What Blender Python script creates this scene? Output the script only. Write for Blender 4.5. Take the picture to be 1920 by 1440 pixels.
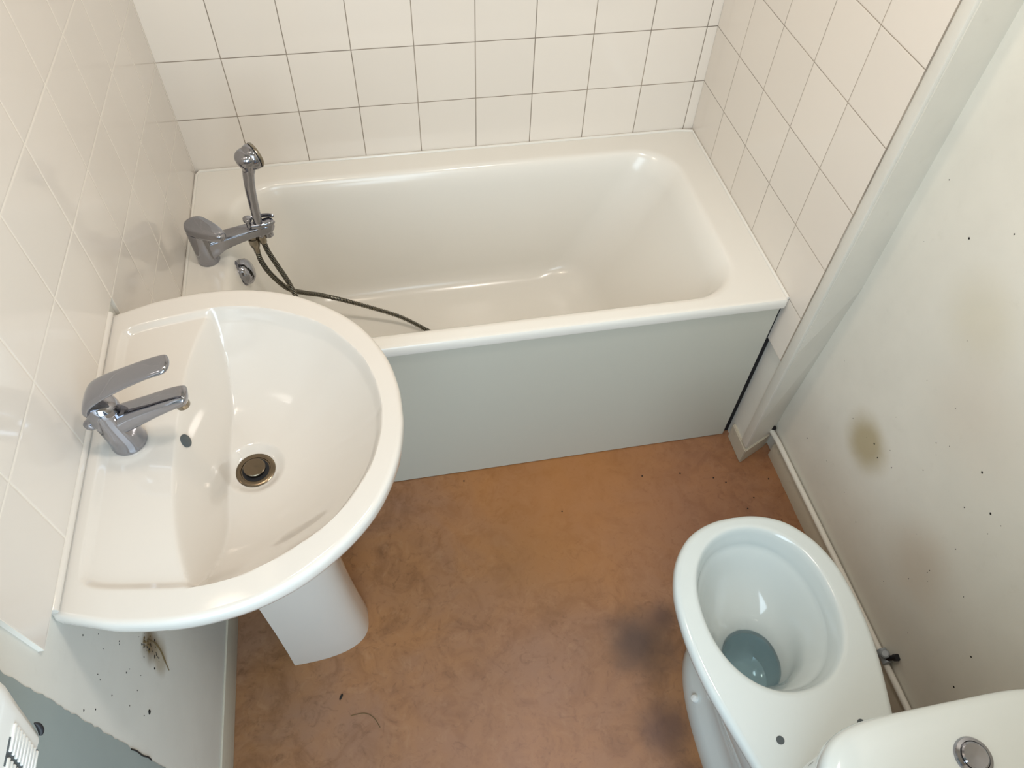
import bpy, bmesh, math, random
import numpy as np
from mathutils import Vector, Matrix
random.seed(7)
for o in list(bpy.data.objects): bpy.data.objects.remove(o)
S = bpy.context.scene
COL = S.collection

# ------------------------------------------------------------------ camera
cam = bpy.data.objects.new('camera', bpy.data.cameras.new('camera'))
COL.objects.link(cam)
cam.data.sensor_width = 36.0
cam.data.lens = 36.0*1389.4/1920.0
cam.data.clip_start = 0.01
R = ((0.98183554, 0.12950189, -0.13866587),
     (-0.18714644, 0.78129516, -0.59544444),
     (0.03122779, 0.61057934, 0.79133918))
cam.matrix_world = Matrix.Translation((0.4792, -1.77, 1.8151)) @ Matrix(R).to_4x4()
S.camera = cam

# ------------------------------------------------------------------ world, lights, exposure
S.view_settings.view_transform = 'Standard'
S.view_settings.look = 'None'
S.view_settings.gamma = 1.0
S.view_settings.use_curve_mapping = False
S.view_settings.exposure = 0.09
W = bpy.data.worlds.new('world'); S.world = W; W.use_nodes = True
W.node_tree.nodes['Background'].inputs[0].default_value = (0.62, 0.78, 1.0, 1)
W.node_tree.nodes['Background'].inputs[1].default_value = 0.30

def area(name, loc, target, size, power, col, sy=None, shape='DISK'):
    l = bpy.data.lights.new(name, 'AREA'); l.shape = shape; l.size = size
    if sy: l.shape = 'RECTANGLE'; l.size_y = sy
    l.energy = power; l.color = col
    o = bpy.data.objects.new(name, l); COL.objects.link(o)
    o.location = loc
    o.rotation_euler = (Vector(target)-Vector(loc)).to_track_quat('-Z', 'Y').to_euler()
    return o
area('wall_lamp_light', (0.18, -0.80, 2.25), (0.85, -0.85, 0.3), 0.18, 3.6, (1.0, 0.82, 0.64))
area('ceiling_lamp_light', (0.95, -1.10, 2.40), (0.95, -1.10, 0.0), 0.24, 9.0, (1.0, 0.92, 0.84))
area('doorway_fill', (0.40, -2.25, 1.35), (0.95, -0.75, 0.65), 0.75, 23.5, (0.72, 0.89, 1.0), sy=1.7)  # cool fill light added beyond the doorway to brighten the walls

# ------------------------------------------------------------------ node helpers
class NT:
    def __init__(s, name):
        s.m = bpy.data.materials.new(name); s.m.use_nodes = True
        s.t = s.m.node_tree; s.b = s.t.nodes['Principled BSDF']
    def n(s, typ, **kw):
        nd = s.t.nodes.new(typ)
        for k, v in kw.items(): setattr(nd, k, v)
        return nd
    def put(s, sock, v):
        if isinstance(v, bpy.types.NodeSocket): s.t.links.new(v, sock)
        else: sock.default_value = v
    def math(s, op, a, b=0.0, c=0.0, clamp=False):
        nd = s.n('ShaderNodeMath', operation=op); nd.use_clamp = clamp
        s.put(nd.inputs[0], a); s.put(nd.inputs[1], b); s.put(nd.inputs[2], c)
        return nd.outputs[0]
    def mix(s, f, a, b, blend='MIX'):
        nd = s.n('ShaderNodeMix', data_type='RGBA', blend_type=blend)
        s.put(nd.inputs[0], f); s.put(nd.inputs[6], a); s.put(nd.inputs[7], b)
        return nd.outputs[2]
    def ramp(s, f, p0, p1):
        nd = s.n('ShaderNodeMapRange'); nd.clamp = True; nd.interpolation_type = 'SMOOTHSTEP'
        s.put(nd.inputs[0], f); nd.inputs[1].default_value = p0; nd.inputs[2].default_value = p1
        return nd.outputs[0]
    def noise(s, scale, detail=3, rough=0.5, vec=None, dist=0.0):
        nd = s.n('ShaderNodeTexNoise'); nd.inputs['Scale'].default_value = scale
        nd.inputs['Detail'].default_value = detail; nd.inputs['Roughness'].default_value = rough
        nd.inputs['Distortion'].default_value = dist
        s.t.links.new(vec or s.obj(), nd.inputs['Vector'])
        return nd.outputs[0]
    def obj(s):
        if not hasattr(s, '_o'): s._o = s.n('ShaderNodeTexCoord').outputs['Object']
        return s._o
    def xyz(s):
        if not hasattr(s, '_x'):
            nd = s.n('ShaderNodeSeparateXYZ'); s.t.links.new(s.obj(), nd.inputs[0]); s._x = nd.outputs
        return s._x
    def blob(s, c, r, soft=0.5, wob=0.3, ns=12):
        """soft round mark centred on c with a noisy border"""
        nd = s.n('ShaderNodeVectorMath', operation='DISTANCE')
        s.t.links.new(s.obj(), nd.inputs[0]); nd.inputs[1].default_value = c
        d = s.math('DIVIDE', nd.outputs['Value'], r)
        d = s.math('ADD', d, s.math('MULTIPLY', s.math('SUBTRACT', s.noise(ns, 4), 0.5), wob*2))
        return s.math('SUBTRACT', 1.0, s.ramp(d, 1.0-soft, 1.0+soft))
    def bump(s, h, strength=0.3, dist=0.002, normal=None):
        nd = s.n('ShaderNodeBump'); nd.inputs['Strength'].default_value = strength
        nd.inputs['Distance'].default_value = dist; s.put(nd.inputs['Height'], h)
        if normal: s.t.links.new(normal, nd.inputs['Normal'])
        return nd.outputs[0]
    def fin(s, col, rough=0.5, metal=0.0, normal=None, spec=0.5, coat=0.0):
        s.put(s.b.inputs['Base Color'], col); s.put(s.b.inputs['Roughness'], rough)
        s.b.inputs['Metallic'].default_value = metal
        s.b.inputs['Specular IOR Level'].default_value = spec
        s.b.inputs['Coat Weight'].default_value = coat
        s.b.inputs['Coat Roughness'].default_value = 0.04
        if normal: s.t.links.new(normal, s.b.inputs['Normal'])
        return s.m

def rgb(r, g, b):   # sRGB 0-255 to linear
    f = lambda c: (c/255/12.92) if c/255 <= 0.04045 else ((c/255+0.055)/1.055)**2.4
    return (f(r), f(g), f(b), 1)

P = 0.152           # tile pitch
ROW = 0.7263        # height of one grout row
def tile_mat(name, axis, off, tile, grout, gw=0.0022, dirt=0.0):
    s = NT(name); x = s.xyz()
    wob = s.math('MULTIPLY', s.math('SUBTRACT', s.noise(9, 2), 0.5), 0.0012)
    u = s.math('ADD', s.math('SUBTRACT', x[axis], off), wob)
    v = s.math('ADD', s.math('SUBTRACT', x[2], ROW), wob)
    us, vs = s.math('DIVIDE', u, P), s.math('DIVIDE', v, P)
    def line(t):
        fr = s.math('FRACT', s.math('ADD', t, 0.5))
        return s.math('MULTIPLY', s.math('ABSOLUTE', s.math('SUBTRACT', fr, 0.5)), P)
    d = s.math('MINIMUM', line(us), line(vs))
    g = s.math('SUBTRACT', 1.0, s.ramp(d, gw*0.25, gw*0.75))
    idn = s.n('ShaderNodeCombineXYZ')
    s.put(idn.inputs[0], s.math('FLOOR', us)); s.put(idn.inputs[1], s.math('FLOOR', vs))
    wn = s.n('ShaderNodeTexWhiteNoise'); s.t.links.new(idn.outputs[0], wn.inputs['Vector'])
    tone = s.math('MULTIPLY_ADD', wn.outputs['Value'], 0.05, 0.975)
    tc = s.n('ShaderNodeVectorMath', operation='SCALE'); tc.inputs[0].default_value = tile[:3]
    s.put(tc.inputs['Scale'], tone)
    gn = s.ramp(s.noise(6, 4, 0.6), 0.35, 0.7)
    gcol = s.mix(gn, grout, tuple(c*0.62 for c in grout[:3])+(1,)) if dirt else grout
    col = s.mix(g, tc.outputs[0], gcol)
    # each tile is set at a very slightly different tilt, edges rounded
    wv = s.n('ShaderNodeVectorMath', operation='SUBTRACT'); s.t.links.new(wn.outputs['Color'], wv.inputs[0])
    wv.inputs[1].default_value = (0.5, 0.5, 0.5)
    sc = s.n('ShaderNodeVectorMath', operation='SCALE'); s.t.links.new(wv.outputs[0], sc.inputs[0]); sc.inputs['Scale'].default_value = 0.022
    geo = s.n('ShaderNodeNewGeometry')
    ad = s.n('ShaderNodeVectorMath', operation='ADD'); s.t.links.new(geo.outputs['Normal'], ad.inputs[0]); s.t.links.new(sc.outputs[0], ad.inputs[1])
    nm = s.n('ShaderNodeVectorMath', operation='NORMALIZE'); s.t.links.new(ad.outputs[0], nm.inputs[0])
    h = s.math('ADD', s.ramp(d, 0.0, 0.004), s.math('MULTIPLY', s.noise(18, 1), 0.25))
    nb = s.bump(h, 0.5, 0.0006, nm.outputs[0])
    rg = s.math('MULTIPLY_ADD', g, 0.5, 0.10)
    return s.fin(col, rg, 0, nb, 0.5)

TILE = rgb(230, 221, 210)
M = {}
M['tile_back'] = tile_mat('white_wall_tile_brown_grout', 0, 0.1457, TILE, rgb(150, 136, 120), dirt=1)
M['tile_right'] = tile_mat('white_wall_tile_end', 1, 0.0, TILE, rgb(164, 150, 134), 0.0018, dirt=1)
M['tile_left'] = tile_mat('white_wall_tile_sink', 1, -0.6173, rgb(222, 215, 207), rgb(232, 226, 216), 0.0024)

def ceramic(name, c, rough=0.09):
    s = NT(name)
    return s.fin(c, rough, 0, s.bump(s.noise(14, 1), 0.10, 0.002), 0.5, 0.4)
M['sink'] = ceramic('sink_porcelain', rgb(210, 204, 196))
M['toilet'] = ceramic('toilet_porcelain', rgb(205, 211, 209))
M['enamel'] = ceramic('bath_enamel', rgb(230, 226, 218), 0.20)
M['enamel'].node_tree.nodes['Principled BSDF'].inputs['Coat Weight'].default_value = 0.08
def metal(name, c, r, bs=0.0):
    s = NT(name); nb = s.bump(s.noise(60, 2), bs, 0.001) if bs else None
    return s.fin(c, r, 1.0, nb)
M['chrome'] = metal('polished_chrome', rgb(160, 161, 168), 0.05, 0.03)
M['dull_chrome'] = metal('dull_chrome', rgb(150, 142, 128), 0.22, 0.05)
M['hose'] = metal('hose_steel', rgb(128, 124, 112), 0.22)
M['drain'] = metal('tarnished_brass_steel', rgb(120, 108, 92), 0.25, 0.1)
def plain(name, c, r=0.6, spec=0.4, bs=0.0, bn=80):
    s = NT(name); return s.fin(c, r, 0, s.bump(s.noise(bn, 3), bs, 0.001) if bs else None, spec)
M['valve'] = plain('dull_grey_metal', rgb(140, 146, 150), 0.4)
M['black'] = plain('black_gap', rgb(22, 22, 26), 0.7)
M['rubber_groove_shade'] = plain('black_rubber_groove_shade', rgb(30, 30, 34), 0.5)
M['panel'] = plain('bath_panel_white', rgb(192, 190, 178), 0.35, 0.4, 0.05, 30)
M['plastic'] = plain('white_plastic', rgb(222, 222, 218), 0.35)
M['water'] = plain('water', (1, 1, 1, 1), 0.02)
wb = M['water'].node_tree.nodes['Principled BSDF']
wb.inputs['Transmission Weight'].default_value = 1.0; wb.inputs['IOR'].default_value = 1.33
wb.inputs['Base Color'].default_value = rgb(205, 226, 234)
M['speck'] = plain('mould_black', rgb(34, 30, 26), 0.9)
M['rust'] = plain('mould_brown', rgb(96, 78, 48), 0.9)

def paint(name, base, marks=(), grime=0.5):
    s = NT(name)
    c = s.mix(s.ramp(s.noise(3.0, 4, 0.6), 0.3, 0.75), base, tuple(v*0.90 for v in base[:3])+(1,))
    c = s.mix(s.math('MULTIPLY', s.ramp(s.noise(26, 5, 0.7), 0.55, 0.8), 0.15*grime), c, rgb(150, 140, 120))
    for (p, r, soft, wob, mc, a) in marks:
        c = s.mix(s.math('MULTIPLY', s.blob(p, r, soft, wob), a), c, mc)
    return s.fin(c, 0.5, 0, s.bump(s.noise(120, 4, 0.6), 0.15, 0.001), 0.3)
M['paint_right'] = paint('painted_plaster_right', rgb(232, 228, 217), [
    ((1.5, -1.012, 0.405), 0.062, 0.55, 0.35, rgb(168, 150, 104), 0.72),
    ((1.5, -1.05, 0.864), 0.07, 0.8, 0.4, rgb(200, 186, 150), 0.28),
    ((1.5, -1.29, 0.36), 0.075, 0.8, 0.5, rgb(190, 166, 140), 0.35),
    ((1.5, -1.16, 0.72), 0.10, 0.9, 0.5, rgb(206, 186, 166), 0.25)])
M['paint_left'] = paint('painted_plaster_left', rgb(222, 220, 212), [
    ((-0.0075, -1.253, 0.53), 0.032, 0.5, 0.9, rgb(112, 88, 48), 0.9),
    ((-0.0075, -1.258, 0.48), 0.026, 0.6, 0.9, rgb(150, 132, 98), 0.6)])
M['paint_white'] = paint('painted_white', rgb(222, 218, 208), [], 0.6)
M['paint_dirty'] = paint('painted_skirting', rgb(196, 186, 168), [], 3.0)
M['paint_slate'] = paint('painted_slate', rgb(150, 160, 158), [], 0.5)
M['ceiling'] = paint('ceiling_paint', rgb(226, 222, 212))

s = NT('marbled_brown_vinyl')
a = s.ramp(s.noise(3.2, 4, 0.6, dist=0.6), 0.3, 0.72)
c = s.mix(a, rgb(176, 128, 84), rgb(160, 124, 100))
c = s.mix(s.math('MULTIPLY', s.ramp(s.noise(11, 5, 0.65, dist=1.2), 0.42, 0.72), 0.55), c, rgb(128, 88, 56))
c = s.mix(s.math('MULTIPLY', s.ramp(s.noise(38, 5, 0.7, dist=1.5), 0.5, 0.75), 0.50), c, rgb(106, 74, 50))
c = s.mix(s.math('MULTIPLY', s.ramp(s.noise(24, 4, 0.7, dist=0.8), 0.5, 0.8), 0.4), c, rgb(196, 156, 120))
c = s.mix(s.math('MULTIPLY', s.blob((1.2, -0.88, 0), 0.28, 0.9, 0.4, 5), 0.35), c, rgb(186, 136, 116))
c = s.mix(s.math('MULTIPLY', s.blob((0.65, -1.5, 0), 0.30, 0.9, 0.4, 5), 0.35), c, rgb(176, 132, 118))
c = s.mix(s.math('MULTIPLY', s.blob((0.72, -0.95, 0), 0.12, 0.9, 0.5, 8), 0.35), c, rgb(120, 96, 70))
c = s.mix(s.math('MULTIPLY', s.blob((0.85, -0.76, 0), 0.26, 0.95, 0.4, 4), 0.55), c, rgb(206, 140, 70))
c = s.mix(1.0, c, (0.70, 0.655, 0.62, 1), 'MULTIPLY')
c = s.mix(s.math('MULTIPLY', s.blob((0.955, -1.245, 0), 0.070, 0.75, 0.6, 10), 0.85), c, rgb(76, 60, 54))  # dark patch beside the toilet: its shadow painted into the vinyl, plus dirt
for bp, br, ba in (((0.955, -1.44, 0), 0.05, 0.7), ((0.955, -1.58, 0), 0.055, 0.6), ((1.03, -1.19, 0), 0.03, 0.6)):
    c = s.mix(s.math('MULTIPLY', s.blob(bp, br, 0.8, 0.5, 14), ba), c, rgb(88, 66, 60))  # toilet's shadow along its foot, also painted into the floor colour
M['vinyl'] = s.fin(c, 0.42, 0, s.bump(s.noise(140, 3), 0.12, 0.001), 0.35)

# ------------------------------------------------------------------ object helpers
def link(name, bm, mat, parent=None, smooth=True, loc=None):
    me = bpy.data.meshes.new(name); bm.to_mesh(me); bm.free()
    o = bpy.data.objects.new(name, me); COL.objects.link(o)
    me.materials.append(M[mat] if isinstance(mat, str) else mat)
    if smooth:
        for p in me.polygons: p.use_smooth = True
        try: me.set_sharp_from_angle(angle=math.radians(40))
        except Exception: pass
    if parent is not None: o.parent = parent
    if loc: o.location = loc
    return o
def tag(o, label=None, cat=None, group=None, kind=None):
    if label: o['label'] = label
    if cat: o['category'] = cat
    if group: o['group'] = group
    if kind: o['kind'] = kind
    return o
def box(bm, x0, x1, y0, y1, z0, z1, bev=0.0, seg=2):
    r = bmesh.ops.create_cube(bm, size=1.0)
    for v in r['verts']:
        v.co = Vector(((x0+x1)/2+v.co.x*(x1-x0), (y0+y1)/2+v.co.y*(y1-y0), (z0+z1)/2+v.co.z*(z1-z0)))
    if bev:
        es = list({e for v in r['verts'] for e in v.link_edges})
        bmesh.ops.bevel(bm, geom=es, offset=bev, segments=seg, profile=0.6, affect='EDGES')
    return bm
def B(*a, **k): return box(bmesh.new(), *a, **k)
def loft(bm, rings, cap0=True, cap1=True, closed=True):
    vs = [[bm.verts.new(p) for p in r] for r in rings]
    n = len(rings[0])
    for a, b in zip(vs, vs[1:]):
        for i in range(n if closed else n-1):
            j = (i+1) % n
            try: bm.faces.new((a[i], a[j], b[j], b[i]))
            except ValueError: pass
    if cap0: bm.faces.new(list(reversed(vs[0])))
    if cap1: bm.faces.new(vs[-1])
    bmesh.ops.recalc_face_normals(bm, faces=bm.faces)
    return bm
def lathe(prof, c, axis=(0, 0, 1), n=40, bm=None, cap0=True, cap1=True):
    bm = bm or bmesh.new()
    q = Vector((0, 0, 1)).rotation_difference(Vector(axis).normalized())
    rings = [[tuple(Vector(c)+q @ Vector((r*math.cos(2*math.pi*i/n), r*math.sin(2*math.pi*i/n), h))) for i in range(n)] for r, h in prof]
    return loft(bm, rings, cap0, cap1)
def frames(pts):
    pts = [Vector(p) for p in pts]; T = []
    for i in range(len(pts)):
        T.append((pts[min(i+1, len(pts)-1)]-pts[max(i-1, 0)]).normalized())
    up = Vector((0, 0, 1)) if abs(T[0].z) < 0.9 else Vector((0, 1, 0))
    nrm = (up-T[0]*up.dot(T[0])).normalized(); N = [nrm]
    for i in range(1, len(pts)):
        q = T[i-1].rotation_difference(T[i]); nrm = q @ nrm
        nrm = (nrm-T[i]*nrm.dot(T[i])).normalized(); N.append(nrm)
    return pts, T, N
def tube(pts, rad, n=12, bm=None, flat=1.0):
    """swept tube; rad scalar or list; flat scales the width across"""
    bm = bm or bmesh.new(); pts, T, N = frames(pts)
    if not hasattr(rad, '__len__'): rad = [rad]*len(pts)
    rings = []
    for p, t, nn, r in zip(pts, T, N, rad):
        b = t.cross(nn)
        rr = r if hasattr(r, '__len__') else (r*flat, r)
        rings.append([tuple(p+b*math.cos(2*math.pi*i/n)*rr[0]+nn*math.sin(2*math.pi*i/n)*rr[1]) for i in range(n)])
    return loft(bm, rings)
def spline(ctrl, n):
    c = np.array(ctrl, float); c = np.vstack([2*c[0]-c[1], c, 2*c[-1]-c[-2]]); out = []
    m = len(c)-3
    for k in range(n):
        t = k/(n-1)*m; i = min(int(t), m-1); t -= i
        p0, p1, p2, p3 = c[i:i+4]
        out.append(0.5*((2*p1)+(-p0+p2)*t+(2*p0-5*p1+4*p2-p3)*t*t+(-p0+3*p1-3*p2+p3)*t**3))
    return out
def sellipse(cx, cy, a, b, e, n, z, skew=None):
    out = []
    for i in range(n):
        t = 2*math.pi*i/n; ct, st = math.cos(t), math.sin(t)
        x = a*math.copysign(abs(ct)**(2/e), ct); y = b*math.copysign(abs(st)**(2/e), st)
        out.append((cx+x, cy+y, z))
    return out
def sstep(a, b, x):
    t = np.clip((x-a)/(b-a), 0, 1); return t*t*(3-2*t)

# ------------------------------------------------------------------ the room
H = 2.45
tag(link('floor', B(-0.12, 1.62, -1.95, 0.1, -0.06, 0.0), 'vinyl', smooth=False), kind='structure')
tag(link('ceiling', B(-0.12, 1.62, -1.95, 0.1, H, H+0.05), 'ceiling', smooth=False), kind='structure')
wb_ = tag(link('wall_back', B(-0.12, 1.62, 0.008, 0.09, 0, H), 'paint_white', smooth=False), kind='structure')
link('tile_panel', B(-0.012, 1.40, 0.0, 0.008, 0.40, H, bev=0.0005, seg=1), 'tile_back', wb_, False)
wl = tag(link('wall_left', B(-0.12, -0.0075, -1.423, 0.1, 0, H), 'paint_left', smooth=False), kind='structure')
bm = bmesh.new()
poly = [(0.0, 0.45), (-0.7690, 0.45), (-0.7690, 0.8783), (-1.377, 0.8783), (-1.377, H), (0.0, H)]
for xx in (0.0, -0.014): pass
f1 = [bm.verts.new((0.0, y, z)) for y, z in poly]; f0 = [bm.verts.new((-0.008, y, z)) for y, z in poly]
bm.faces.new(f1); bm.faces.new(list(reversed(f0)))
for i in range(6): bm.faces.new((f1[i], f0[i], f0[(i+1) % 6], f1[(i+1) % 6]))
bmesh.ops.recalc_face_normals(bm, faces=bm.faces)
link('tile_panel', bm, 'tile_left', wl, False)
# slate-coloured stretch of the left wall near the door, its edge ragged
bm = bmesh.new(); zs = np.linspace(0, H, 240); rr = random.Random(3)
ring = [(-1.4215+rr.uniform(-0.0016, 0.0016), z) for z in zs]
a = [bm.verts.new((-0.0068, y, z)) for y, z in ring]; b = [bm.verts.new((-0.0068, -1.95, z)) for y, z in ring]
c_ = [bm.verts.new((-0.12, y, z)) for y, z in ring]
for i in range(len(zs)-1):
    bm.faces.new((a[i], a[i+1], b[i+1], b[i])); bm.faces.new((c_[i], c_[i+1], a[i+1], a[i]))
bmesh.ops.recalc_face_normals(bm, faces=bm.faces)
tag(link('wall_left', bm, 'paint_slate', smooth=False), kind='structure')
wr = tag(link('wall_right', B(1.50, 1.62, -1.95, 0.1, 0, H), 'paint_right', smooth=False), kind='structure')
# tiled stub at the end of the bath with its slanting return to the right wall
bm = bmesh.new(); lev = [(0.0, -0.742, -0.787), (0.17, -0.742, -0.787), (0.48, -0.757, -0.790), (0.67, -0.768, -0.791), (1.0, -0.766, -0.792), (H, -0.764, -0.790)]
loft(bm, [[(1.400, 0.09, z), (1.400, yf, z), (1.501, yr, z), (1.501, 0.09, z)] for z, yr, yf in lev])
ws = tag(link('wall_end', bm, 'paint_white', smooth=False), kind='structure')
link('tile_panel', B(1.39, 1.401, -0.7605, 0.0, 0.4223, H, bev=0.0006, seg=1), 'tile_right', ws, False)
# painted corner strip in front of the tiles
link('corner_strip', B(1.392, 1.402, -0.789, -0.7600, 0.07, H, bev=0.003), 'paint_white', ws)
# base block around the foot of the stub
bm = bmesh.new()
loft(bm, [[(1.392, -0.70, z), (1.392, -0.796, z), (1.487, -0.752, z), (1.487, -0.70, z)] for z in (0.0, 0.062)])
bmesh.ops.bevel(bm, geom=[e for e in bm.edges], offset=0.0025, segments=2, affect='EDGES')
tag(link('baseboard_end', bm, 'paint_dirty'), kind='structure')
# front wall behind the toilet, lintel over the doorway
tag(link('wall_front', B(0.86, 1.62, -1.95, -1.80, 0, H), 'paint_white', smooth=False), kind='structure')
tag(link('wall_front', B(-0.12, 0.86, -1.95, -1.83, 2.05, H), 'paint_white', smooth=False), kind='structure')
bl = B(-0.0078, -0.003, -1.421, -0.72, 0.0, 0.088, bev=0.0022)
tag(link('baseboard_left', bl, 'paint_dirty'), kind='structure')
bm = bmesh.new(); rr = random.Random(5); ys = np.linspace(-0.782, -1.80, 60)
rings = []
for y in ys:
    w = rr.uniform(-0.0006, 0.0006); br = 0.006 if y > -0.83 else 0.0
    rings.append([(1.4865+w, y, 0.0), (1.4865+w, y, 0.066-br*2), (1.4885+w, y, 0.0705-br*2), (1.501, y, 0.0705-br*2), (1.501, y, 0.0)])
loft(bm, rings)
br_ = tag(link('baseboard_right', bm, 'paint_dirty'), kind='structure')
# thin painted pipe lying on the skirting, coming out of a hole in the stub
bm = tube([(1.487, -0.735, 0.074)]+[(1.489, y, 0.0785+0.001*math.sin(y*9)) for y in np.linspace(-0.79, -1.795, 40)], 0.0075, 14)
pipe = tag(link('water_pipe', bm, 'paint_white'), 'thin cream painted pipe lying along the skirting of the right wall', 'pipe')
link('pipe_hole', lathe([(0.0, -0.001), (0.0125, -0.001), (0.0125, 0.0005), (0, 0.0005)], (1.484, -0.7485, 0.088), (-0.35, -0.93, 0.1), 20), 'black', pipe)
# small stop valve behind the toilet
v = bpy.data.objects.new('stop_valve', None); COL.objects.link(v); v.location = (1.489, -1.40, 0.086)
tag(v, 'small grey stop valve on the pipe behind the toilet bowl', 'valve')
def pl(name, bm, mat, parent):
    o = link(name, bm, mat, parent); o.matrix_parent_inverse = parent_inv(parent); return o
def parent_inv(p): return Matrix.Translation(-Vector(p.location))
pl('valve_body', lathe([(0.004, -0.018), (0.0115, -0.016), (0.0115, 0.016), (0.004, 0.018)], (1.487, -1.40, 0.090), (0, 1, 0), 20), 'valve', v)
pl('valve_handle', lathe([(0.0045, 0), (0.0045, 0.012), (0.009, 0.013), (0.010, 0.021), (0.007, 0.024)], (1.486, -1.40, 0.092), (-0.35, 0, 1), 16), 'valve', v)
pl('valve_outlet', lathe([(0.006, 0), (0.006, 0.02), (0.008, 0.02), (0.008, 0.03)], (1.487, -1.408, 0.10), (0.25, -0.3, 1), 16), 'rubber_groove_shade', v)

# ------------------------------------------------------------------ bath
ZR = 0.577
bath = bpy.data.objects.new('bathtub', None); COL.objects.link(bath); bath.location = (0.69, -0.35, 0)
tag(bath, 'white enamel bathtub with a plain white front panel, against tiled walls', 'bathtub')
N = 160
def rrect(x0, x1, y0, y1, rbl, rbr, rtr, rtl, n, z):
    """rounded rectangle, each corner with its own radius, n points spread by arc"""
    pts = []; cs = [(x0+rbl, y0+rbl, rbl, 180), (x1-rbr, y0+rbr, rbr, 270), (x1-rtr, y1-rtr, rtr, 0), (x0+rtl, y1-rtl, rtl, 90)]
    k = n//4
    fr = 0.55
    for q in range(4):
        cx, cy, r, a0 = cs[q]; nx = cs[(q+1) % 4]; m = int(k*fr)
        for i in range(m):
            t = math.radians(a0+90*i/(m-1)); pts.append((cx+r*math.cos(t), cy+r*math.sin(t), z))
        t = math.radians(a0+90); e = Vector((cx+r*math.cos(t), cy+r*math.sin(t), z))
        t2 = math.radians(nx[3]); s_ = Vector((nx[0]+nx[2]*math.cos(t2), nx[1]+nx[2]*math.sin(t2), z))
        for i in range(1, k-m+1): pts.append(tuple(e.lerp(s_, i/(k-m+1))))
    return pts
X0, X1, Y0, Y1 = 0.0015, 1.3885, -0.700, -0.0015
rings = []
def outer(i, z, r=0.008): rings.append(rrect(X0+i*0.2, X1-i*0.2, Y0+i, Y1-i*0.2, r, r, r, r, N, z))
outer(0.010, ZR-0.029); outer(0.001, ZR-0.028); outer(0, ZR-0.025); outer(0, ZR-0.012); outer(0.0008, ZR-0.005); outer(0.003, ZR-0.0012); outer(0.007, ZR, 0.01); outer(0.012, ZR, 0.012)
IX0, IX1, IY0, IY1 = 0.100, 1.292, -0.658, -0.082
def inner(f, z, dx0, dx1, dy0, dy1, r, rr2=None):
    rings.append(rrect(IX0+dx0, IX1-dx1, IY0+dy0, IY1-dy1, r, r, r, r, N, z))
inner(0, ZR, -0.020, -0.020, -0.018, -0.020, 0.135); inner(0, ZR, -0.012, -0.012, -0.012, -0.012, 0.125)
inner(0, ZR-0.0008, -0.004, -0.004, -0.004, -0.004, 0.120)
inner(0, ZR-0.006, 0.003, 0.005, 0.003, 0.003, 0.116)
inner(0, ZR-0.016, 0.008, 0.013, 0.007, 0.008, 0.112)
for t in np.linspace(0.08, 0.90, 14):
    z = ZR-0.395*t
    inner(0, z, 0.010+0.085*t**1.1, 0.016+0.235*t**1.25, 0.008+0.042*t, 0.010+0.045*t, 0.110)
for d, zz in ((0.010, 0.372), (0.028, 0.386), (0.055, 0.394), (0.09, 0.398), (0.14, 0.3995)):
    inner(0, ZR-zz, 0.093+d*1.1, 0.236+d*1.6, 0.048+d*0.9, 0.053+d*0.9, max(0.110-d*0.25, 0.06))
bm = bmesh.new(); loft(bm, rings, cap0=False, cap1=True)
tub = pl('tub', bm, 'enamel', bath)
bm = B(0.002, 1.3795, -0.6915, -0.683, 0.003, 0.5515, bev=0.0008, seg=1)
pl('front_panel', bm, 'panel', bath)
# overflow plate with its turning knob
pl('overflow_plate', lathe([(0.0, 0), (0.039, 0.0), (0.040, 0.004), (0.034, 0.011), (0.012, 0.014), (0.0, 0.0145)], (0.108, -0.352, 0.524), (1, 0, 0.30), 40), 'chrome', bath)
bm = lathe([(0.0, 0.0), (0.031, 0.0), (0.0345, 0.006), (0.032, 0.018), (0.022, 0.026), (0.0, 0.028)], (0.117, -0.352, 0.525), (1, 0, 0.30), 9)
bmesh.ops.bevel(bm, geom=[e for e in bm.edges], offset=0.002, segments=2, affect='EDGES')
pl('overflow_knob', bm, 'chrome', bpy.data.objects['overflow_plate'])
pl('sealant', tube([(0.004, -0.70, ZR+0.001)]+[(0.004, y, ZR+0.001) for y in np.linspace(-0.68, -0.02, 20)]+[(0.012, -0.004, ZR+0.001)]+[(x, -0.004, ZR+0.001) for x in np.linspace(0.05, 1.34, 30)]+[(1.386, -0.012, ZR+0.001)]+[(1.386, y, ZR+0.001) for y in np.linspace(-0.05, -0.695, 20)], 0.004, 8), 'enamel', bath)
# black block painting the shade in the gap behind the panel edge
pl('panel_gap_shade', B(1.36, 1.398, -0.682, -0.660, 0.003, 0.545), 'black', bath)

# ------------------------------------------------------------------ bath mixer tap
mx = bpy.data.objects.new('bath_mixer', None); COL.objects.link(mx); mx.location = (0.055, -0.354, ZR)
tag(mx, 'chrome bath mixer tap on the rim at the bath end, holding the hand shower', 'tap')
cx, cy = 0.055, -0.354
bm = lathe([(0.0, 0), (0.0245, 0), (0.0255, 0.002), (0.0250, 0.004), (0.0245, 0.006), (0.0256, 0.050), (0.0266, 0.080), (0.0268, 0.090), (0.020, 0.094), (0, 0.096)], (cx, cy, ZR), n=48)
pl('mixer_body', bm, 'chrome', mx)
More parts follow.
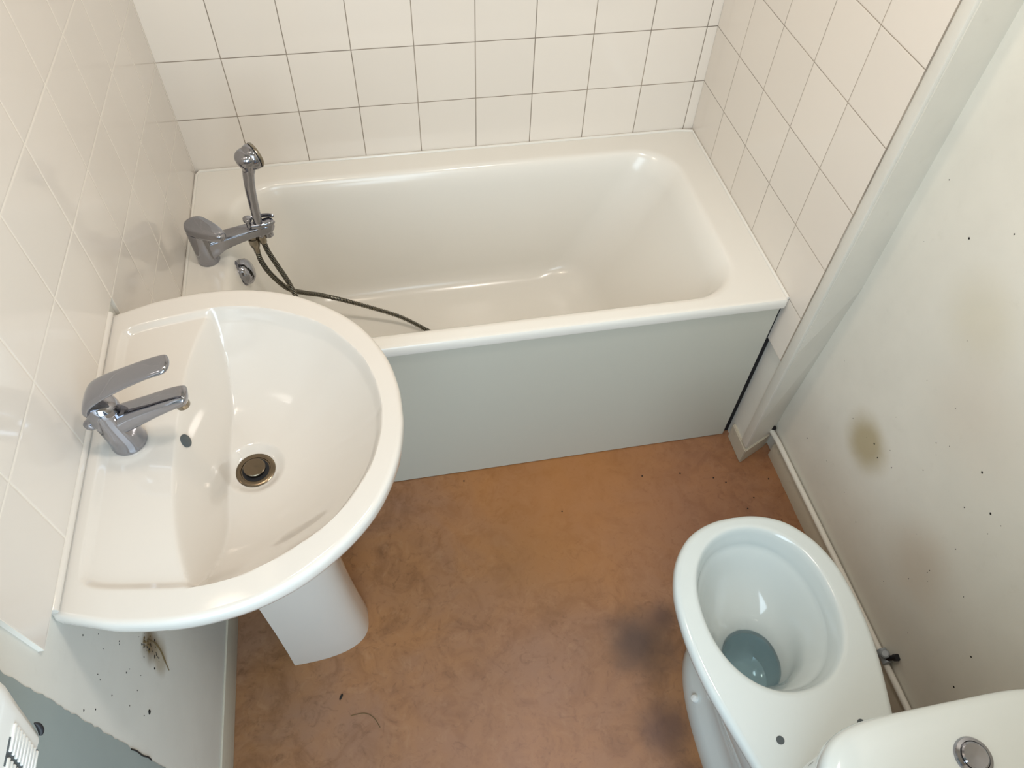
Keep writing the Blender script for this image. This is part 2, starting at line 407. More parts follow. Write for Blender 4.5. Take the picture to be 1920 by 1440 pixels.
# lever: a cap over the body that reaches out into a short blade
bm = bmesh.new()
def lever_ring(z, k):
    pts = []; ax = math.radians(-38)
    for i in range(48):
        t = 2*math.pi*i/48; ct, st = math.cos(t), math.sin(t)
        r = 0.0270; x = r*ct; y = r*st
        if ct > 0:  # blade side
            x = 0.080*ct**0.75; y = (0.0270*(1-ct)+0.0175*ct)*math.copysign(abs(st)**0.55, st)
        x *= k; y *= k
        pts.append((cx+x*math.cos(ax)-y*math.sin(ax), cy+x*math.sin(ax)+y*math.cos(ax), z+0.10*max(0, x)*0.0))
    return pts
loft(bm, [lever_ring(z, k) for z, k in ((ZR+0.092, 0.90), (ZR+0.094, 0.97), (ZR+0.100, 1.0), (ZR+0.107, 0.99), (ZR+0.111, 0.94), (ZR+0.1125, 0.84), (ZR+0.113, 0.5))])
pl('mixer_lever', bm, 'chrome', mx)
# flat arm that widens into the outlet and the shower rest
yaw = math.radians(6)
def arm(pt):  # local (along, across, z)
    return (cx+pt[0]*math.cos(yaw)-pt[1]*math.sin(yaw), cy+pt[0]*math.sin(yaw)+pt[1]*math.cos(yaw), pt[2])
bm = bmesh.new(); rings = []
for d, w, zt, zb in ((0.0, 0.021, 0.064, 0.010), (0.020, 0.0205, 0.066, 0.014), (0.030, 0.020, 0.067, 0.022), (0.045, 0.019, 0.069, 0.032), (0.065, 0.0185, 0.072, 0.040), (0.09, 0.0180, 0.0755, 0.047), (0.12, 0.0180, 0.080, 0.054), (0.145, 0.0190, 0.084, 0.058), (0.157, 0.0172, 0.086, 0.061), (0.164, 0.0120, 0.0855, 0.065), (0.167, 0.006, 0.0835, 0.070)):
    rg = []
    for i in range(28):
        t = 2*math.pi*i/28; c1, s1 = math.cos(t), math.sin(t)
        yy = w*math.copysign(abs(c1)**0.35, c1); zz = (zt+zb)/2+(zt-zb)/2*math.copysign(abs(s1)**0.45, s1)
        rg.append(arm((d, yy, ZR+zz)))
    rings.append(rg)
loft(bm, rings)
pl('mixer_arm', bm, 'chrome', mx)
# open hook at the arm's end: two prongs
for sgn in (-1, 1):
    p = [arm((0.118, sgn*0.0165, ZR+0.088)), arm((0.14, sgn*0.0185, ZR+0.089)), arm((0.158, sgn*0.0165, ZR+0.089)), arm((0.170, sgn*0.010, ZR+0.089))]
    pl('rest_prong', tube(spline(p, 14), [(0.0032, 0.0055)]*13+[(0.0015, 0.003)], 12), 'chrome', mx)
pl('outlet', lathe([(0.0, -0.002), (0.0115, -0.002), (0.0118, 0.010), (0.0125, 0.014), (0.0125, 0.030)], arm((0.148, -0.002, ZR+0.048)), n=28), 'chrome', mx)
kx = arm((0.112, -0.004, ZR+0.076))
pl('diverter_knob', lathe([(0.0085, 0.0), (0.0085, 0.003), (0.006, 0.004), (0.0055, 0.019), (0.0085, 0.021), (0.0105, 0.025), (0.0098, 0.030), (0.006, 0.0325), (0, 0.033)], kx, n=28), 'chrome', mx)
hx = arm((0.112, -0.004, ZR+0.0))
pl('hose_connector', lathe([(0.0, 0.004), (0.0075, 0.004), (0.0078, 0.018), (0.0095, 0.019), (0.0125, 0.030), (0.013, 0.044), (0.0125, 0.046), (0.010, 0.047), (0.010, 0.062)], (hx[0], hx[1], ZR), n=28), 'dull_chrome', mx)

# ------------------------------------------------------------------ hand shower
hs = bpy.data.objects.new('hand_shower', None); COL.objects.link(hs); hs.location = (0.190, -0.348, 0.63)
tag(hs, 'chrome hand shower standing upright in the rest of the bath mixer', 'hand shower')
ctrl = [(0.188, -0.350, 0.630), (0.189, -0.349, 0.662), (0.190, -0.348, 0.70), (0.193, -0.347, 0.755), (0.198, -0.346, 0.795), (0.203, -0.345, 0.816), (0.205, -0.346, 0.838), (0.205, -0.347, 0.860)]
pts = spline(ctrl, 56); rad = np.interp(np.linspace(0, 1, 56), [0, .12, .3, .5, .62, .7, .77, .84, .90, .94, .97, .99, 1], [.0082, .0095, .0105, .0118, .0128, .0150, .0195, .0240, .0255, .0240, .0195, .0135, .004])
hd = (0.213, -0.341, 0.838); ax = Vector((0.82, 0.50, 0.12))
pl('handle', tube(pts, [float(r) for r in rad], 28), 'chrome', hs)
pl('shower_head', lathe([(0.0, -0.016), (0.018, -0.015), (0.0245, -0.010), (0.0275, -0.003), (0.0285, 0.003), (0.028, 0.006)], hd, ax, 40), 'chrome', hs)
pl('head_seal', lathe([(0.0272, 0.0), (0.0276, 0.0025)], Vector(hd)+ax.normalized()*0.006, ax, 40), 'black', bpy.data.objects['shower_head'])
pl('spray_face', lathe([(0.0282, 0.0), (0.0285, 0.003), (0.0265, 0.0065), (0.018, 0.0085), (0.0, 0.009)], Vector(hd)+ax.normalized()*0.0085, ax, 40), 'dull_chrome', bpy.data.objects['shower_head'])
pl('handle_nut', lathe([(0.0075, -0.022), (0.0085, -0.02), (0.0095, -0.004), (0.009, 0.0)], (0.188, -0.350, 0.632), (0.0, 0, 1), 20), 'dull_chrome', hs)

# ------------------------------------------------------------------ hose, ribbed
ctrl = [(hx[0], hx[1], 0.584), (hx[0]+0.003, -0.352, 0.555), (0.182, -0.345, 0.50), (0.208, -0.326, 0.430), (0.240, -0.292, 0.375), (0.277, -0.262, 0.330), (0.341, -0.246, 0.280), (0.411, -0.257, 0.250), (0.484, -0.276, 0.222), (0.548, -0.310, 0.197),
        (0.60, -0.36, 0.189), (0.62, -0.43, 0.189), (0.57, -0.50, 0.189), (0.47, -0.52, 0.190), (0.36, -0.49, 0.193), (0.29, -0.44, 0.23), (0.252, -0.40, 0.33), (0.222, -0.352, 0.455), (0.204, -0.350, 0.53), (0.192, -0.350, 0.58), (0.188, -0.350, 0.612)]
dense = spline(ctrl, 800); L = [0.0]
for a, b in zip(dense, dense[1:]): L.append(L[-1]+float(np.linalg.norm(b-a)))
nr = int(L[-1]/0.0046); path, rad = [], []
D = np.array(dense)
for k in range(nr):
    for f, r in ((0.0, 0.0032), (0.14, 0.0060), (0.45, 0.0067), (0.76, 0.0060)):
        s_ = (k+f)/nr*L[-1]; path.append(tuple(np.interp(s_, L, D[:, i]) for i in range(3))); rad.append(r)
hose = link('shower_hose', tube(path, rad, 10), 'hose')
tag(hose, 'ribbed steel shower hose hanging from the mixer into the bath', 'hose')
hose.data.materials.append(M['rubber_groove_shade'])      # shade in the gaps between the steel rings, painted black
for f in hose.data.polygons:
    b_ = min(v//10 for v in f.vertices)
    if f.index < len(path)*10 and b_ % 4 in (0, 3): f.material_index = 1

# ------------------------------------------------------------------ wash basin
CY = -1.0625; ZS = 0.865
basin = bpy.data.objects.new('washbasin', None); COL.objects.link(basin); basin.location = (0.2, CY, 0)
tag(basin, 'white rounded pedestal washbasin fixed to the tiled left wall', 'washbasin')
def outline(tab, n=400):
    xs = np.array([t[0] for t in tab]); ws = np.array([t[1] for t in tab])
    up = spline([(x, w) for x, w in tab], 240)
    pts = [(p[0], max(p[1], 0)) for p in up]
    full = [(x, CY+w) for x, w in pts]+[(x, CY-w) for x, w in reversed(pts[:-1])]
    f = np.array(full+[full[0]]); l = np.concatenate([[0], np.cumsum(np.linalg.norm(np.diff(f, axis=0), axis=1))])
    s_ = np.linspace(0, l[-1], n, endpoint=False)
    return np.stack([np.interp(s_, l, f[:, 0]), np.interp(s_, l, f[:, 1])], 1)
OT = [(-0.0072, .2655), (.035, .280), (.075, .292), (.149, .301), (.22, .296), (.28, .279), (.33, .253), (.384, .210), (.423, .162), (.452, .100), (.465, .040), (.467, 0)]
IT = [(0.016, 0.0), (0.016, .12), (.017, .205), (.024, .226), (.045, .238), (.098, .248), (.16, .256), (.21, .253), (.26, .239), (.315, .212), (.352, .186), (.382, .152), (.412, .105), (.430, .050), (.436, 0)]
outp, inp = outline(OT), outline(IT)
def sdist(px, py, poly):
    a = poly; b = np.roll(poly, -1, 0)
    P_ = np.stack([px.ravel(), py.ravel()], 1)[:, None, :]
    ab = (b-a)[None]; t = np.clip(((P_-a[None])*ab).sum(2)/np.maximum((ab**2).sum(2), 1e-12), 0, 1)
    d = np.sqrt((((P_-a[None])-ab*t[..., None])**2).sum(2)).min(1)
    x, y = P_[:, 0, 0:1], P_[:, 0, 1:2]
    c = ((a[None, :, 1] > y) != (b[None, :, 1] > y)) & (x < (b-a)[None, :, 0]*(y-a[None, :, 1])/np.where(np.abs((b-a)[None, :, 1]) < 1e-12, 1e-12, (b-a)[None, :, 1])+a[None, :, 0])
    ins = c.sum(1) % 2 == 1
    return np.where(ins, d, -d).reshape(px.shape)
def smin(a, b, k):
    h = np.clip(0.5+0.5*(b-a)/k, 0, 1); return b*(1-h)+a*h-k*h*(1-h)
DRX = 0.211
def basin_z(x, y):
    din = sdist(x, y, inp)
    rec = 0.0085*sstep(0.0, 0.014, din)
    yy = np.abs(y-CY); xc = 0.1205+0.02*(yy/0.2)**2.6+0.0
    s1 = x-xc
    g1 = 2.5*(np.sqrt(np.maximum(s1, 0)**2+0.0045**2)-0.0045)*(s1 > 0)
    g2 = 0.122*(1-(1-np.clip(din/0.235, 0, 1))**2.7)
    r = np.sqrt((x-DRX)**2+(y-CY)**2)
    cap = 0.124+0.004*np.exp(-(r/0.07)**2)
    g = smin(smin(g1, g2, 0.006), cap, 0.016)
    g = np.where(s1 > 0, np.maximum(g, 0), 0)
    zf = ZS-0.0085-0.1273
    z_ = ZS-rec-g; z_ = zf+(z_-zf)*sstep(0.030, 0.052, r)
    boss = 0.0015*(1-sstep(0.030, 0.042, np.sqrt((x-0.055)**2+(y-CY)**2)))
    return z_+boss
C0 = np.array([0.215, CY])
def shrink(e, poly=outp, xmin=-0.0072):
    nb = np.roll(poly, -1, 0)-np.roll(poly, 1, 0); nn = np.stack([nb[:, 1], -nb[:, 0]], 1)
    nn /= np.linalg.norm(nn, axis=1, keepdims=True)+1e-9
    if (nn*(poly-C0)).sum() > 0: nn = -nn
    flat = poly[:, 0] < -0.0068
    q = poly+nn*e
    q[:, 0] = np.maximum(q[:, 0], xmin)
    q[flat, 0] = xmin; q[flat, 1] = poly[flat, 1]*(1)+0
    lim = 0.2655-e
    q[flat, 1] = CY+np.clip(q[flat, 1]-CY, -lim, lim)
    return q
top = shrink(0.009)
ts = np.concatenate([np.linspace(0, 0.985, 170)])
X = C0[0]*(1-ts)[:, None]*0+0
rx = C0[0]+(top[:, 0]-C0[0])[None]*(1-ts)[:, None]; ry = C0[1]+(top[:, 1]-C0[1])[None]*(1-ts)[:, None]
zz = basin_z(rx, ry)
rings = [[(rx[k, i], ry[k, i], zz[k, i]) for i in range(400)] for k in range(len(ts)-1, -1, -1)]
for e, z in ((0.0055, -0.0006), (0.0028, -0.0025), (0.0008, -0.0062), (0.0, -0.011), (0.0004, -0.022), (0.003, -0.032), (0.008, -0.040)):
    q = shrink(e); rings.append([(q[i, 0], q[i, 1], ZS+z) for i in range(400)])
base = shrink(0.008)
for kx_, ky_, z in ((0.94, 0.94, -0.050), (0.86, 0.85, -0.075), (0.77, 0.74, -0.105), (0.68, 0.60, -0.140), (0.60, 0.46, -0.165), (0.54, 0.34, -0.190)):
    rings.append([(max(-0.0072, 0.02+(base[i, 0]-0.02)*kx_), CY+(base[i, 1]-CY)*ky_, ZS+z) for i in range(400)])
bm = bmesh.new(); loft(bm, rings, True, True)
pl('bowl', bm, 'sink', basin)
pl('sealant', tube([(-0.0012, y, ZS+0.0075) for y in np.linspace(-0.802, -1.325, 24)], 0.0062, 14), 'sink', basin)
# pedestal: U-shaped column open to the wall
bm = bmesh.new(); rings = []
for z, xf, hw, xb in ((0.0, 0.310, 0.086, 0.131), (0.006, 0.310, 0.086, 0.131), (0.08, 0.303, 0.083, 0.131), (0.2, 0.295, 0.080, 0.130), (0.35, 0.290, 0.079, 0.128), (0.48, 0.292, 0.083, 0.12), (0.58, 0.305, 0.094, 0.11), (0.66, 0.325, 0.110, 0.10), (0.70, 0.335, 0.118, 0.09)):
    rg = [(xb, CY+hw, z)]
    for i in range(41):
        t = math.pi/2-math.pi*i/40; c1, s1 = math.cos(t), math.sin(t)
        rg.append((xb+(xf-xb)*abs(c1)**(2/2.6), CY+hw*math.copysign(abs(s1)**(2/2.9), s1), z))
    rg.append((xb, CY-hw, z))
    inn = [(xb+max(0, (p[0]-xb)-0.012), CY+(p[1]-CY)*0.88, z) for p in reversed(rg)]
    rings.append(rg+inn)
loft(bm, rings)
pl('pedestal', bm, 'sink', basin)
# waste: flange ring, seat and raised plug
dz = float(basin_z(np.array([[DRX]]), np.array([[CY]]))[0, 0])
pl('waste_ring', lathe([(0.0, -0.004), (0.0315, -0.003), (0.0325, 0.0012), (0.0300, 0.0026), (0.0245, 0.0020), (0.0238, 0.0008), (0.0, 0.0006)], (DRX, CY, dz), n=48), 'drain', basin)
pl('waste_seat', lathe([(0.0, 0.0), (0.0222, 0.0), (0.0222, 0.0004), (0, 0.0004)], (DRX, CY, dz+0.0009), n=36), 'black', bpy.data.objects['waste_ring'])
WR = bpy.data.objects['waste_ring']
pl('waste_plug', lathe([(0.0, -0.003), (0.016, -0.003), (0.0175, 0.006), (0.0178, 0.0085), (0.0165, 0.0098), (0.0, 0.0105)], (DRX-0.001, CY+0.001, dz), (0.05, 0.02, 1), 40), 'drain', WR)
ox = 0.1285; oz = float(basin_z(np.array([[ox]]), np.array([[CY]]))[0, 0])
bm = lathe([(0.0, -0.004), (0.0105, -0.004), (0.0108, 0.0012), (0.0102, 0.0016), (0.0, 0.0016)], (ox+0.003, CY, oz-0.005), (0.87, 0, 0.5), 30)
s = NT('overflow_dark'); M['overflow'] = s.fin(rgb(70, 78, 82), 0.4)
pl('overflow_hole', bm, 'overflow', basin)

# ------------------------------------------------------------------ basin tap
ft = bpy.data.objects.new('basin_mixer', None); COL.objects.link(ft); ft.location = (0.055, CY, 0.857)
tag(ft, 'chrome single lever mixer tap on the washbasin', 'tap')
fz = 0.8593
pts = spline([(0.056, CY, fz-0.001), (0.055, CY, fz+0.02), (0.052, CY, fz+0.045), (0.049, CY, fz+0.07), (0.050, CY, fz+0.088), (0.055, CY, fz+0.103)], 26)
rad = np.interp(np.linspace(0, 1, 26), [0, .03, .1, .5, .8, .93, 1], [.0262, .0268, .0255, .0232, .0232, .020, .010])
pl('tap_body', tube(pts, [float(r) for r in rad], 40), 'chrome', ft)
def blade(ctrl, widths, thick, n=30, k=24, e=0.6, tip=0.84):
    pp = spline(ctrl, n); w = np.interp(np.linspace(0, 1, n), np.linspace(0, 1, len(widths)), widths); th = np.interp(np.linspace(0, 1, n), np.linspace(0, 1, len(thick)), thick)
    tt = np.linspace(0, 1, n); rd = np.sqrt(np.clip(1-(np.clip((tt-tip)/(1-tip), 0, 0.998))**2, 0, 1)); w = w*rd; th = th*np.sqrt(rd)
    pts_, T, Nn = frames(pp); rings = []
    for p, t, wi, hi in zip(pts_, T, w, th):
        side = Vector((0, 1, 0)); side = (side-t*side.dot(t)).normalized(); up = t.cross(side)
        rg = []
        for i in range(k):
            a_ = 2*math.pi*i/k; c1, s1 = math.cos(a_), math.sin(a_)
            rg.append(tuple(p+side*wi*math.copysign(abs(c1)**e, c1)+up*hi*math.copysign(abs(s1)**e, s1)))
        rings.append(rg)
    return loft(bmesh.new(), rings)
pl('spout', blade([(0.055, CY, fz+0.052), (0.085, CY, fz+0.064), (0.115, CY, fz+0.076), (0.145, CY, fz+0.087), (0.160, CY, fz+0.090), (0.168, CY, fz+0.089)],
                  [.019, .0175, .0165, .0160, .0155, .0150], [.019, .017, .0135, .011, .010, .009], 90), 'chrome', ft)
pl('aerator', lathe([(0.0, 0), (0.0100, 0), (0.0104, 0.002), (0.0104, 0.010), (0.0, 0.012)], (0.1555, CY, fz+0.0690), (-0.12, 0, 1), 28), 'dull_chrome', bpy.data.objects['spout'])
pl('lever', blade([(0.034, CY, fz+0.080), (0.035, CY, fz+0.098), (0.046, CY, fz+0.116), (0.068, CY, fz+0.130), (0.100, CY, fz+0.144), (0.132, CY, fz+0.156), (0.150, CY, fz+0.161), (0.160, CY, fz+0.1635), (0.1655, CY, fz+0.1645)],
                  [.012, .0205, .0235, .0220, .0190, .0175, .0170, .0165, .0165], [.004, .006, .0062, .006, .0055, .005, .005, .0048, .0048], 110, 24, 0.75, 0.80), 'chrome', ft)
bm = lathe([(0.0025, -0.010), (0.0025, 0.012), (0.004, 0.014), (0.0075, 0.018), (0.0088, 0.0235), (0.0075, 0.029), (0.0, 0.032)], (0.031, CY-0.002, fz+0.034), (-0.36, -0.05, 1), 20)
pl('pull_rod', bm, 'chrome', ft)

# ------------------------------------------------------------------ toilet
toi = bpy.data.objects.new('toilet', None); COL.objects.link(toi); toi.location = (1.127, -1.4, 0)
tag(toi, 'white close coupled toilet without a seat, beside the right wall', 'toilet')
TX = 1.127; ZT = 0.40
def tout(n=200):     # rim outline: egg shaped front, tapering plateau behind
    tab = [(-1.133, 0.0), (-1.1355, .040), (-1.147, .080), (-1.165, .112), (-1.195, .141), (-1.23, .162), (-1.28, .178), (-1.34, .1835), (-1.40, .1820), (-1.46, .174), (-1.52, .160), (-1.585, .143), (-1.65, .128), (-1.71, .114), (-1.755, .085), (-1.780, .045), (-1.787, .0)]
    up = spline(tab, 200); f = [(TX+p[1], p[0]) for p in up]+[(TX-p[1], p[0]) for p in reversed(up[1:-1])]
    f = np.array(f+[f[0]]); l = np.concatenate([[0], np.cumsum(np.linalg.norm(np.diff(f, axis=0), axis=1))]); s_ = np.linspace(0, l[-1], n, endpoint=False)
    return np.stack([np.interp(s_, l, f[:, 0]), np.interp(s_, l, f[:, 1])], 1)
TO = tout()
BC = np.array([TX, -1.335])
def opening(scale_x, scale_y, cy, z, n=200):
    out = []
    for p in TO:  # matched by direction so that faces stay regular
        d = p-np.array([TX, -1.335]); a_ = math.atan2(d[0]/0.18, -d[1]/0.26 if d[1] < 0 else -d[1]/0.2)
        s_, c1 = math.sin(a_), math.cos(a_)
        out.append((TX+scale_x*math.copysign(abs(s_)**0.96, s_), cy-scale_y*math.copysign(abs(c1)**0.92, c1), z))
    return out
def tring(e, z, kx=1.0, ky=1.0, yc=-1.4, y0=None):
    nb = np.roll(TO, -1, 0)-np.roll(TO, 1, 0); nn = np.stack([nb[:, 1], -nb[:, 0]], 1); nn /= np.linalg.norm(nn, axis=1, keepdims=True)
    if (nn*(TO-BC)).sum() > 0: nn = -nn
    q = TO+nn*e
    return [(TX+(a_-TX)*kx, yc+(b-yc)*ky, z) for a_, b in q]
rings = []
def foot(z, w, yf, yb, ex=2.6):   # foot outline matched to the rim ring by direction
    out = []; cy_ = (yf+yb)/2; hy = (yf-yb)/2
    for p in TO:
        d = p-np.array([TX, -1.46]); a_ = math.atan2(d[1]/0.326, d[0]/0.18); c1, s1 = math.cos(a_), math.sin(a_)
        out.append((TX+w*math.copysign(abs(c1)**(2/ex), c1), cy_+hy*math.copysign(abs(s1)**(2/ex), s1), z))
    return out
rings += [foot(0.0, 0.112, -1.255, -1.78), foot(0.010, 0.1135, -1.252, -1.78), foot(0.045, 0.1125, -1.254, -1.78), foot(0.065, 0.106, -1.262, -1.78), foot(0.085, 0.096, -1.27, -1.78), foot(0.11, 0.090, -1.268, -1.78), foot(0.15, 0.090, -1.258, -1.78, 2.4)]
rings += [[tuple(Vector(a_).lerp(Vector(b), t)) for a_, b in zip(foot(z, 0.092+0.02*t, -1.262+0.02*t, -1.78, 2.4), tring(0.028, z, 0.98, 0.97, -1.5))] for z, t in ((0.19, 0.12), (0.23, 0.32), (0.27, 0.58), (0.31, 0.80), (0.34, 0.95))]
for e, z in ((0.016, -0.045), (0.006, -0.036), (0.001, -0.026), (0.0, -0.016), (0.0015, -0.007), (0.005, -0.002), (0.011, 0.0)):
    rings.append(tring(e, ZT+z))
oc = -1.331
rings.append(tring(0.014, ZT)); rings.append(opening(0.146, 0.178, oc, ZT))
for kx_, ky_, z in ((0.140, 0.171, 0.0), (0.1375, 0.168, -0.0015), (0.1345, 0.165, -0.006), (0.131, 0.162, -0.016), (0.128, 0.158, -0.030), (0.124, 0.153, -0.045), (0.1235, 0.1525, -0.052)):
    rings.append(opening(kx_, ky_, oc, ZT+z))
# the ledge inside the bowl and the slope down to the water
for kx_, ky_, dc, z in ((0.119, 0.147, -0.001, -0.060), (0.112, 0.138, -0.002, -0.078), (0.102, 0.126, -0.005, -0.102), (0.091, 0.112, -0.010, -0.128), (0.082, 0.098, -0.028, -0.150), (0.072, 0.083, -0.042, -0.168), (0.062, 0.071, -0.052, -0.186), (0.057, 0.064, -0.057, -0.206), (0.053, 0.058, -0.060, -0.236), (0.046, 0.050, -0.064, -0.258), (0.028, 0.031, -0.068, -0.268)):
    rings.append(opening(kx_, ky_, oc+dc, ZT+z))
bm = bmesh.new(); loft(bm, rings)
pan = pl('pan', bm, 'toilet', toi)
bm = bmesh.new(); loft(bm, [opening(0.0585, 0.0665, oc-0.0555, ZT-0.201), opening(0.0610, 0.0695, oc-0.053, ZT-0.192), opening(0.0614, 0.070, oc-0.0525, ZT-0.1915)])
pl('water', bm, 'water', toi)
for sx in (-1, 1):
    pl('seat_bolt_hole', lathe([(0.0, 0.0), (0.0072, 0.0), (0.0074, 0.0008), (0.0, 0.0008)], (TX+sx*0.0785, -1.5695, ZT-0.0002), n=24), 'bolt_dark' if False else 'overflow', toi)
bx = TX-0.083
for sx in (-1, 1):
    pl('floor_bolt_cap', lathe([(0.0095, 0.0), (0.0095, 0.006), (0.007, 0.010), (0.0, 0.012)], (TX+sx*0.0985, -1.405, 0.066), (sx*0.75, 0, 0.66), 24), 'plastic', toi)
# cistern
cis = [ (ZT-0.002, 0.085, 0.070), (ZT+0.004, 0.100, 0.080), (ZT+0.03, 0.128, 0.082), (ZT+0.09, 0.160, 0.084), (ZT+0.18, 0.178, 0.086), (ZT+0.30, 0.188, 0.0875), (ZT+0.345, 0.190, 0.088)]
YB = -1.799
def cring(z, w, dp, e=5.6, n=120):
    out = []; yc = YB
    for i in range(n//2+1):
        t = math.pi*i/(n//2); c1, s1 = math.cos(t), math.sin(t)
        out.append((TX+w*math.copysign(abs(c1)**(2/e), c1), yc+dp*2*abs(s1)**(2/e)*(1-0.10*(abs(c1)**2)), z))
    return out
bm = bmesh.new(); loft(bm, [cring(z, w, d) for z, w, d in cis]); pl('cistern', bm, 'toilet', toi)
bm = bmesh.new(); loft(bm, [cring(z, w, d) for z, w, d in ((0.746, 0.192, 0.0875), (0.748, 0.201, 0.0895), (0.755, 0.2045, 0.0902), (0.772, 0.205, 0.0903), (0.780, 0.2035, 0.0895), (0.786, 0.199, 0.0875), (0.790, 0.189, 0.083), (0.7925, 0.165, 0.073), (0.794, 0.12, 0.052), (0.7945, 0.05, 0.022))])
pl('cistern_lid', bm, 'toilet', toi)
pl('flush_bezel', lathe([(0.024, -0.004), (0.0245, 0.002), (0.0225, 0.005), (0.0185, 0.0058), (0.0175, 0.0042), (0.0, 0.0042)], (1.127, -1.689, 0.793), n=40), 'chrome', toi)
pl('flush_button', lathe([(0.0170, 0.0), (0.0170, 0.0035), (0.015, 0.0050), (0.0, 0.0038)], (1.127, -1.689, 0.7965), n=40), 'chrome', bpy.data.objects['flush_bezel'])

# ------------------------------------------------------------------ louvred box on the slate wall
hb = bpy.data.objects.new('vent_box', None); COL.objects.link(hb); hb.location = (-0.0125, -1.6, 1.0)
tag(hb, 'white plastic box with slotted grille on the grey end of the left wall', 'vent')
bm = bmesh.new()
# section (x, z), nose rounded towards the bath
sec = [(-0.0125, 0.962), (0.050, 0.962), (0.060, 0.972), (0.060, 1.052), (0.052, 1.090), (0.030, 1.120), (-0.0125, 1.135)]
rings = []
for dy, k in ((0.0, 0.86), (-0.003, 0.93), (-0.009, 0.98), (-0.018, 1.0), (-0.28, 1.0)):
    rings.append([(-0.0125+(x+0.0125)*(0.5+0.5*k), -1.500+0.30*(z-0.975)+dy, 1.01+(z-1.01)*k) for x, z in sec])
loft(bm, rings); bmesh.ops.bevel(bm, geom=[e for e in bm.edges if abs((e.verts[0].co-e.verts[1].co).y) > 0.1], offset=0.004, segments=3, affect='EDGES')
pl('housing', bm, 'plastic', hb)
for r0 in (-1.522, -1.553, -1.584):
    bm = bmesh.new()
    for k in range(9):
        z = 0.974+k*0.0062
        box(bm, 0.059, 0.0625, r0-0.026+0.3*(z-0.975), r0+0.3*(z-0.975), z, z+0.0034, bev=0.0008, seg=1)
    pl('grille', bm, 'plastic', hb)
    pl('grille_back', B(0.0585, 0.0604, r0-0.0245, r0+0.0015, 0.972, 1.030), 'overflow', hb)
pl('dark_tab', tube(spline([(0.058, -1.497, 0.985), (0.060, -1.4985, 0.980), (0.0605, -1.502, 0.974), (0.0605, -1.507, 0.9725)], 10), [0.0008, .0016, .0022, .0027, .003, .0031, .003, .0028, .0022, .0012], 10), 'rubber_groove_shade', hb)

# ------------------------------------------------------------------ specks, crumbs, a hair
def specks(name, pts, nrm, mat, label, rnd):
    bm = bmesh.new(); n = Vector(nrm)
    for p, r in pts:
        q = Vector((0, 0, 1)).rotation_difference(n); ang = rnd.uniform(0, 6.28); st = rnd.uniform(0.6, 1.0)
        vs = []
        for i in range(8):
            t = 2*math.pi*i/8; k = r*rnd.uniform(0.75, 1.15)
            x, y = k*math.cos(t), k*st*math.sin(t)
            vs.append((x*math.cos(ang)-y*math.sin(ang), x*math.sin(ang)+y*math.cos(ang)))
        lo = [bm.verts.new(Vector(p)+q @ Vector((x, y, 0.0))) for x, y in vs]
        hi = [bm.verts.new(Vector(p)+q @ Vector((x*0.6, y*0.6, r*0.35))) for x, y in vs]
        for i in range(8): bm.faces.new((lo[i], lo[(i+1) % 8], hi[(i+1) % 8], hi[i]))
        bm.faces.new(hi)
    bmesh.ops.recalc_face_normals(bm, faces=bm.faces)
    return tag(link(name, bm, mat), label, 'mould', kind='stuff')
rw = random.Random(11); XR = 1.4999
pr = [((XR, -1.058, 0.415), .0022), ((XR, -1.10, 0.44), .0016), ((XR, -1.03, 0.43), .0026), ((XR, -0.86, 0.20), .0020), ((XR, -1.245, 0.66), .0028), ((XR, -1.14, 0.60), .0016), ((XR, -1.31, 0.62), .0024), ((XR, -1.27, 0.57), .0016), ((XR, -1.12, 0.22), .0016), ((XR, -1.30, 0.30), .0018), ((XR, -1.49, 0.36), .0024), ((XR, -1.52, 0.26), .0024), ((XR, -0.93, 0.95), .0026), ((XR, -1.0, 1.02), .0018)]
pr += [((XR, rw.uniform(-1.45, -0.82), rw.uniform(0.15, 1.0)), rw.uniform(.0007, .0015)) for _ in range(34)]
specks('mould_specks', pr, (-1, 0, 0), 'speck', 'scattered tiny dark mould specks on the painted right wall', rw)
XL = -0.00745
pll = [((XL, -1.354, 0.503), .0046), ((XL, -1.41, 0.735), .0022), ((XL, -1.40, 0.70), .0018)]
pll += [((XL, -1.255+rw.gauss(0, .008), 0.52+rw.gauss(0, .032)), rw.uniform(.0008, .0028)) for _ in range(26)]
pll += [((XL, rw.uniform(-1.38, -1.20), rw.uniform(0.50, 0.78)), rw.uniform(.0008, .0018)) for _ in range(26)]
specks('mould_specks', pll, (1, 0, 0), 'speck', 'black mould specks around the brown stain under the washbasin', rw)
prs = [((XL, -1.252+rw.gauss(0, .007), 0.54+rw.gauss(0, .012)), rw.uniform(.002, .004)) for _ in range(14)]
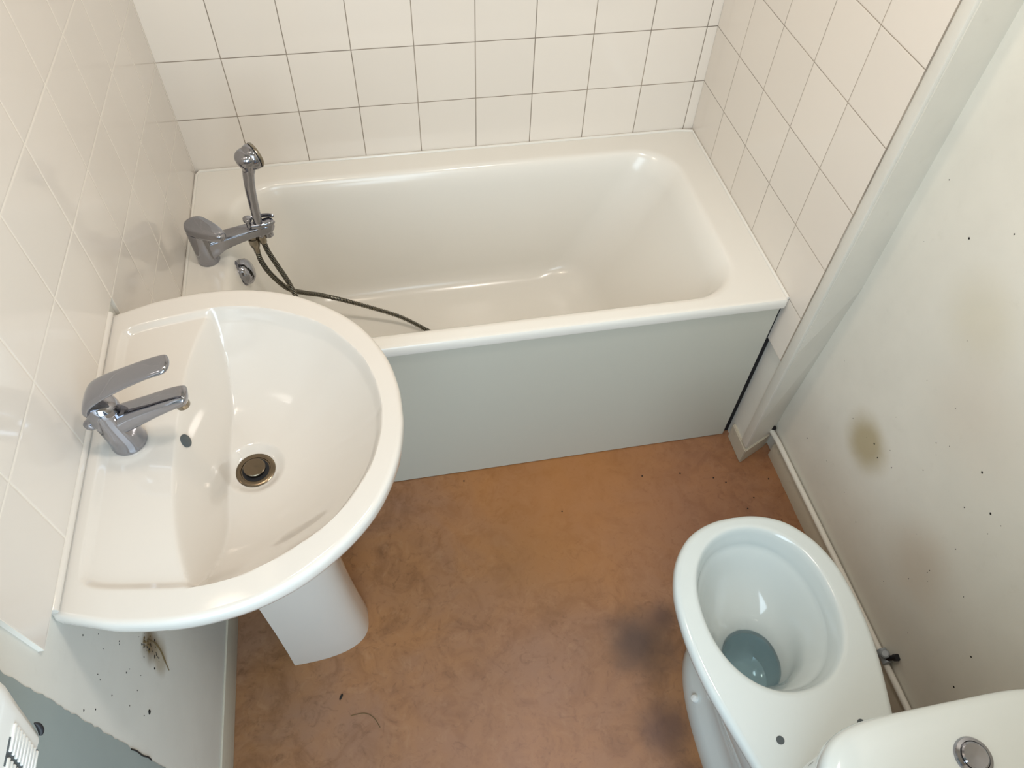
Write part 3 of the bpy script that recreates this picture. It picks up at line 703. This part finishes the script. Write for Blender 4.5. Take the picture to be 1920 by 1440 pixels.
specks('mould_patch', prs, (1, 0, 0), 'rust', 'clump of brown mould on the wall under the washbasin edge', rw)
bm = tube(spline([(XL+.001, -1.248, 0.545), (XL+.001, -1.242, 0.51), (XL+.001, -1.246, 0.48), (XL+.001, -1.256, 0.455), (XL+.001, -1.265, 0.432)], 16), [.0008]*4+[.0014]*8+[.0008]*4, 6)
tag(link('cobweb_strand', bm, 'rust'), 'dirty strand hanging on the wall below the washbasin beside a brown stain', 'dirt')
bm = tube(spline([(-.0066, -1.4235, 0.563), (-.0066, -1.4215, 0.54), (-.0066, -1.4230, 0.515), (-.0066, -1.4205, 0.49), (-.0066, -1.4220, 0.476)], 14), .0013, 6)
tag(link('wall_crack', bm, 'speck'), 'short dark crack where pale plaster meets the slate wall', 'crack')
fl = random.Random(4)
cr = [(0.235, -1.24), (1.30, -0.83), (1.33, -0.85), (1.21, -0.80), (1.39, -0.91), (1.455, -0.86), (0.94, -1.55), (1.42, -0.99), (1.44, -0.99), (0.60, -0.72), (1.10, -0.79), (0.85, -0.86), (1.36, -0.94)]
for i, (x, y) in enumerate(cr):
    r = 0.0024 if i else 0.0034
    bm = bmesh.new(); bmesh.ops.create_icosphere(bm, subdivisions=1, radius=r)
    for v_ in bm.verts: v_.co = Vector((v_.co.x*fl.uniform(.7, 1.1), v_.co.y*(2.6 if i == 0 else fl.uniform(.7, 1.3)), v_.co.z*0.6))
    o = link('crumb', bm, 'speck', loc=(x, y, r*0.5)); o.rotation_euler = (0, 0, -0.5 if i == 0 else fl.uniform(0, 3))
    if i == 0: tag(o, 'long dark crumb on the brown floor just in front of the pedestal', 'crumb')
    else: tag(o, 'tiny dark crumb lying on the brown floor between bath and toilet', 'crumb', 'crumbs on the floor')
bm = tube(spline([(0.255, -1.285, .0012), (0.285, -1.285, .0012), (0.305, -1.298, .0012), (0.318, -1.322, .0012)], 16), .0007, 5)
tag(link('hair', bm, 'rust'), 'single curved brown hair lying on the floor near the pedestal', 'hair')
bpy.context.view_layer.update()
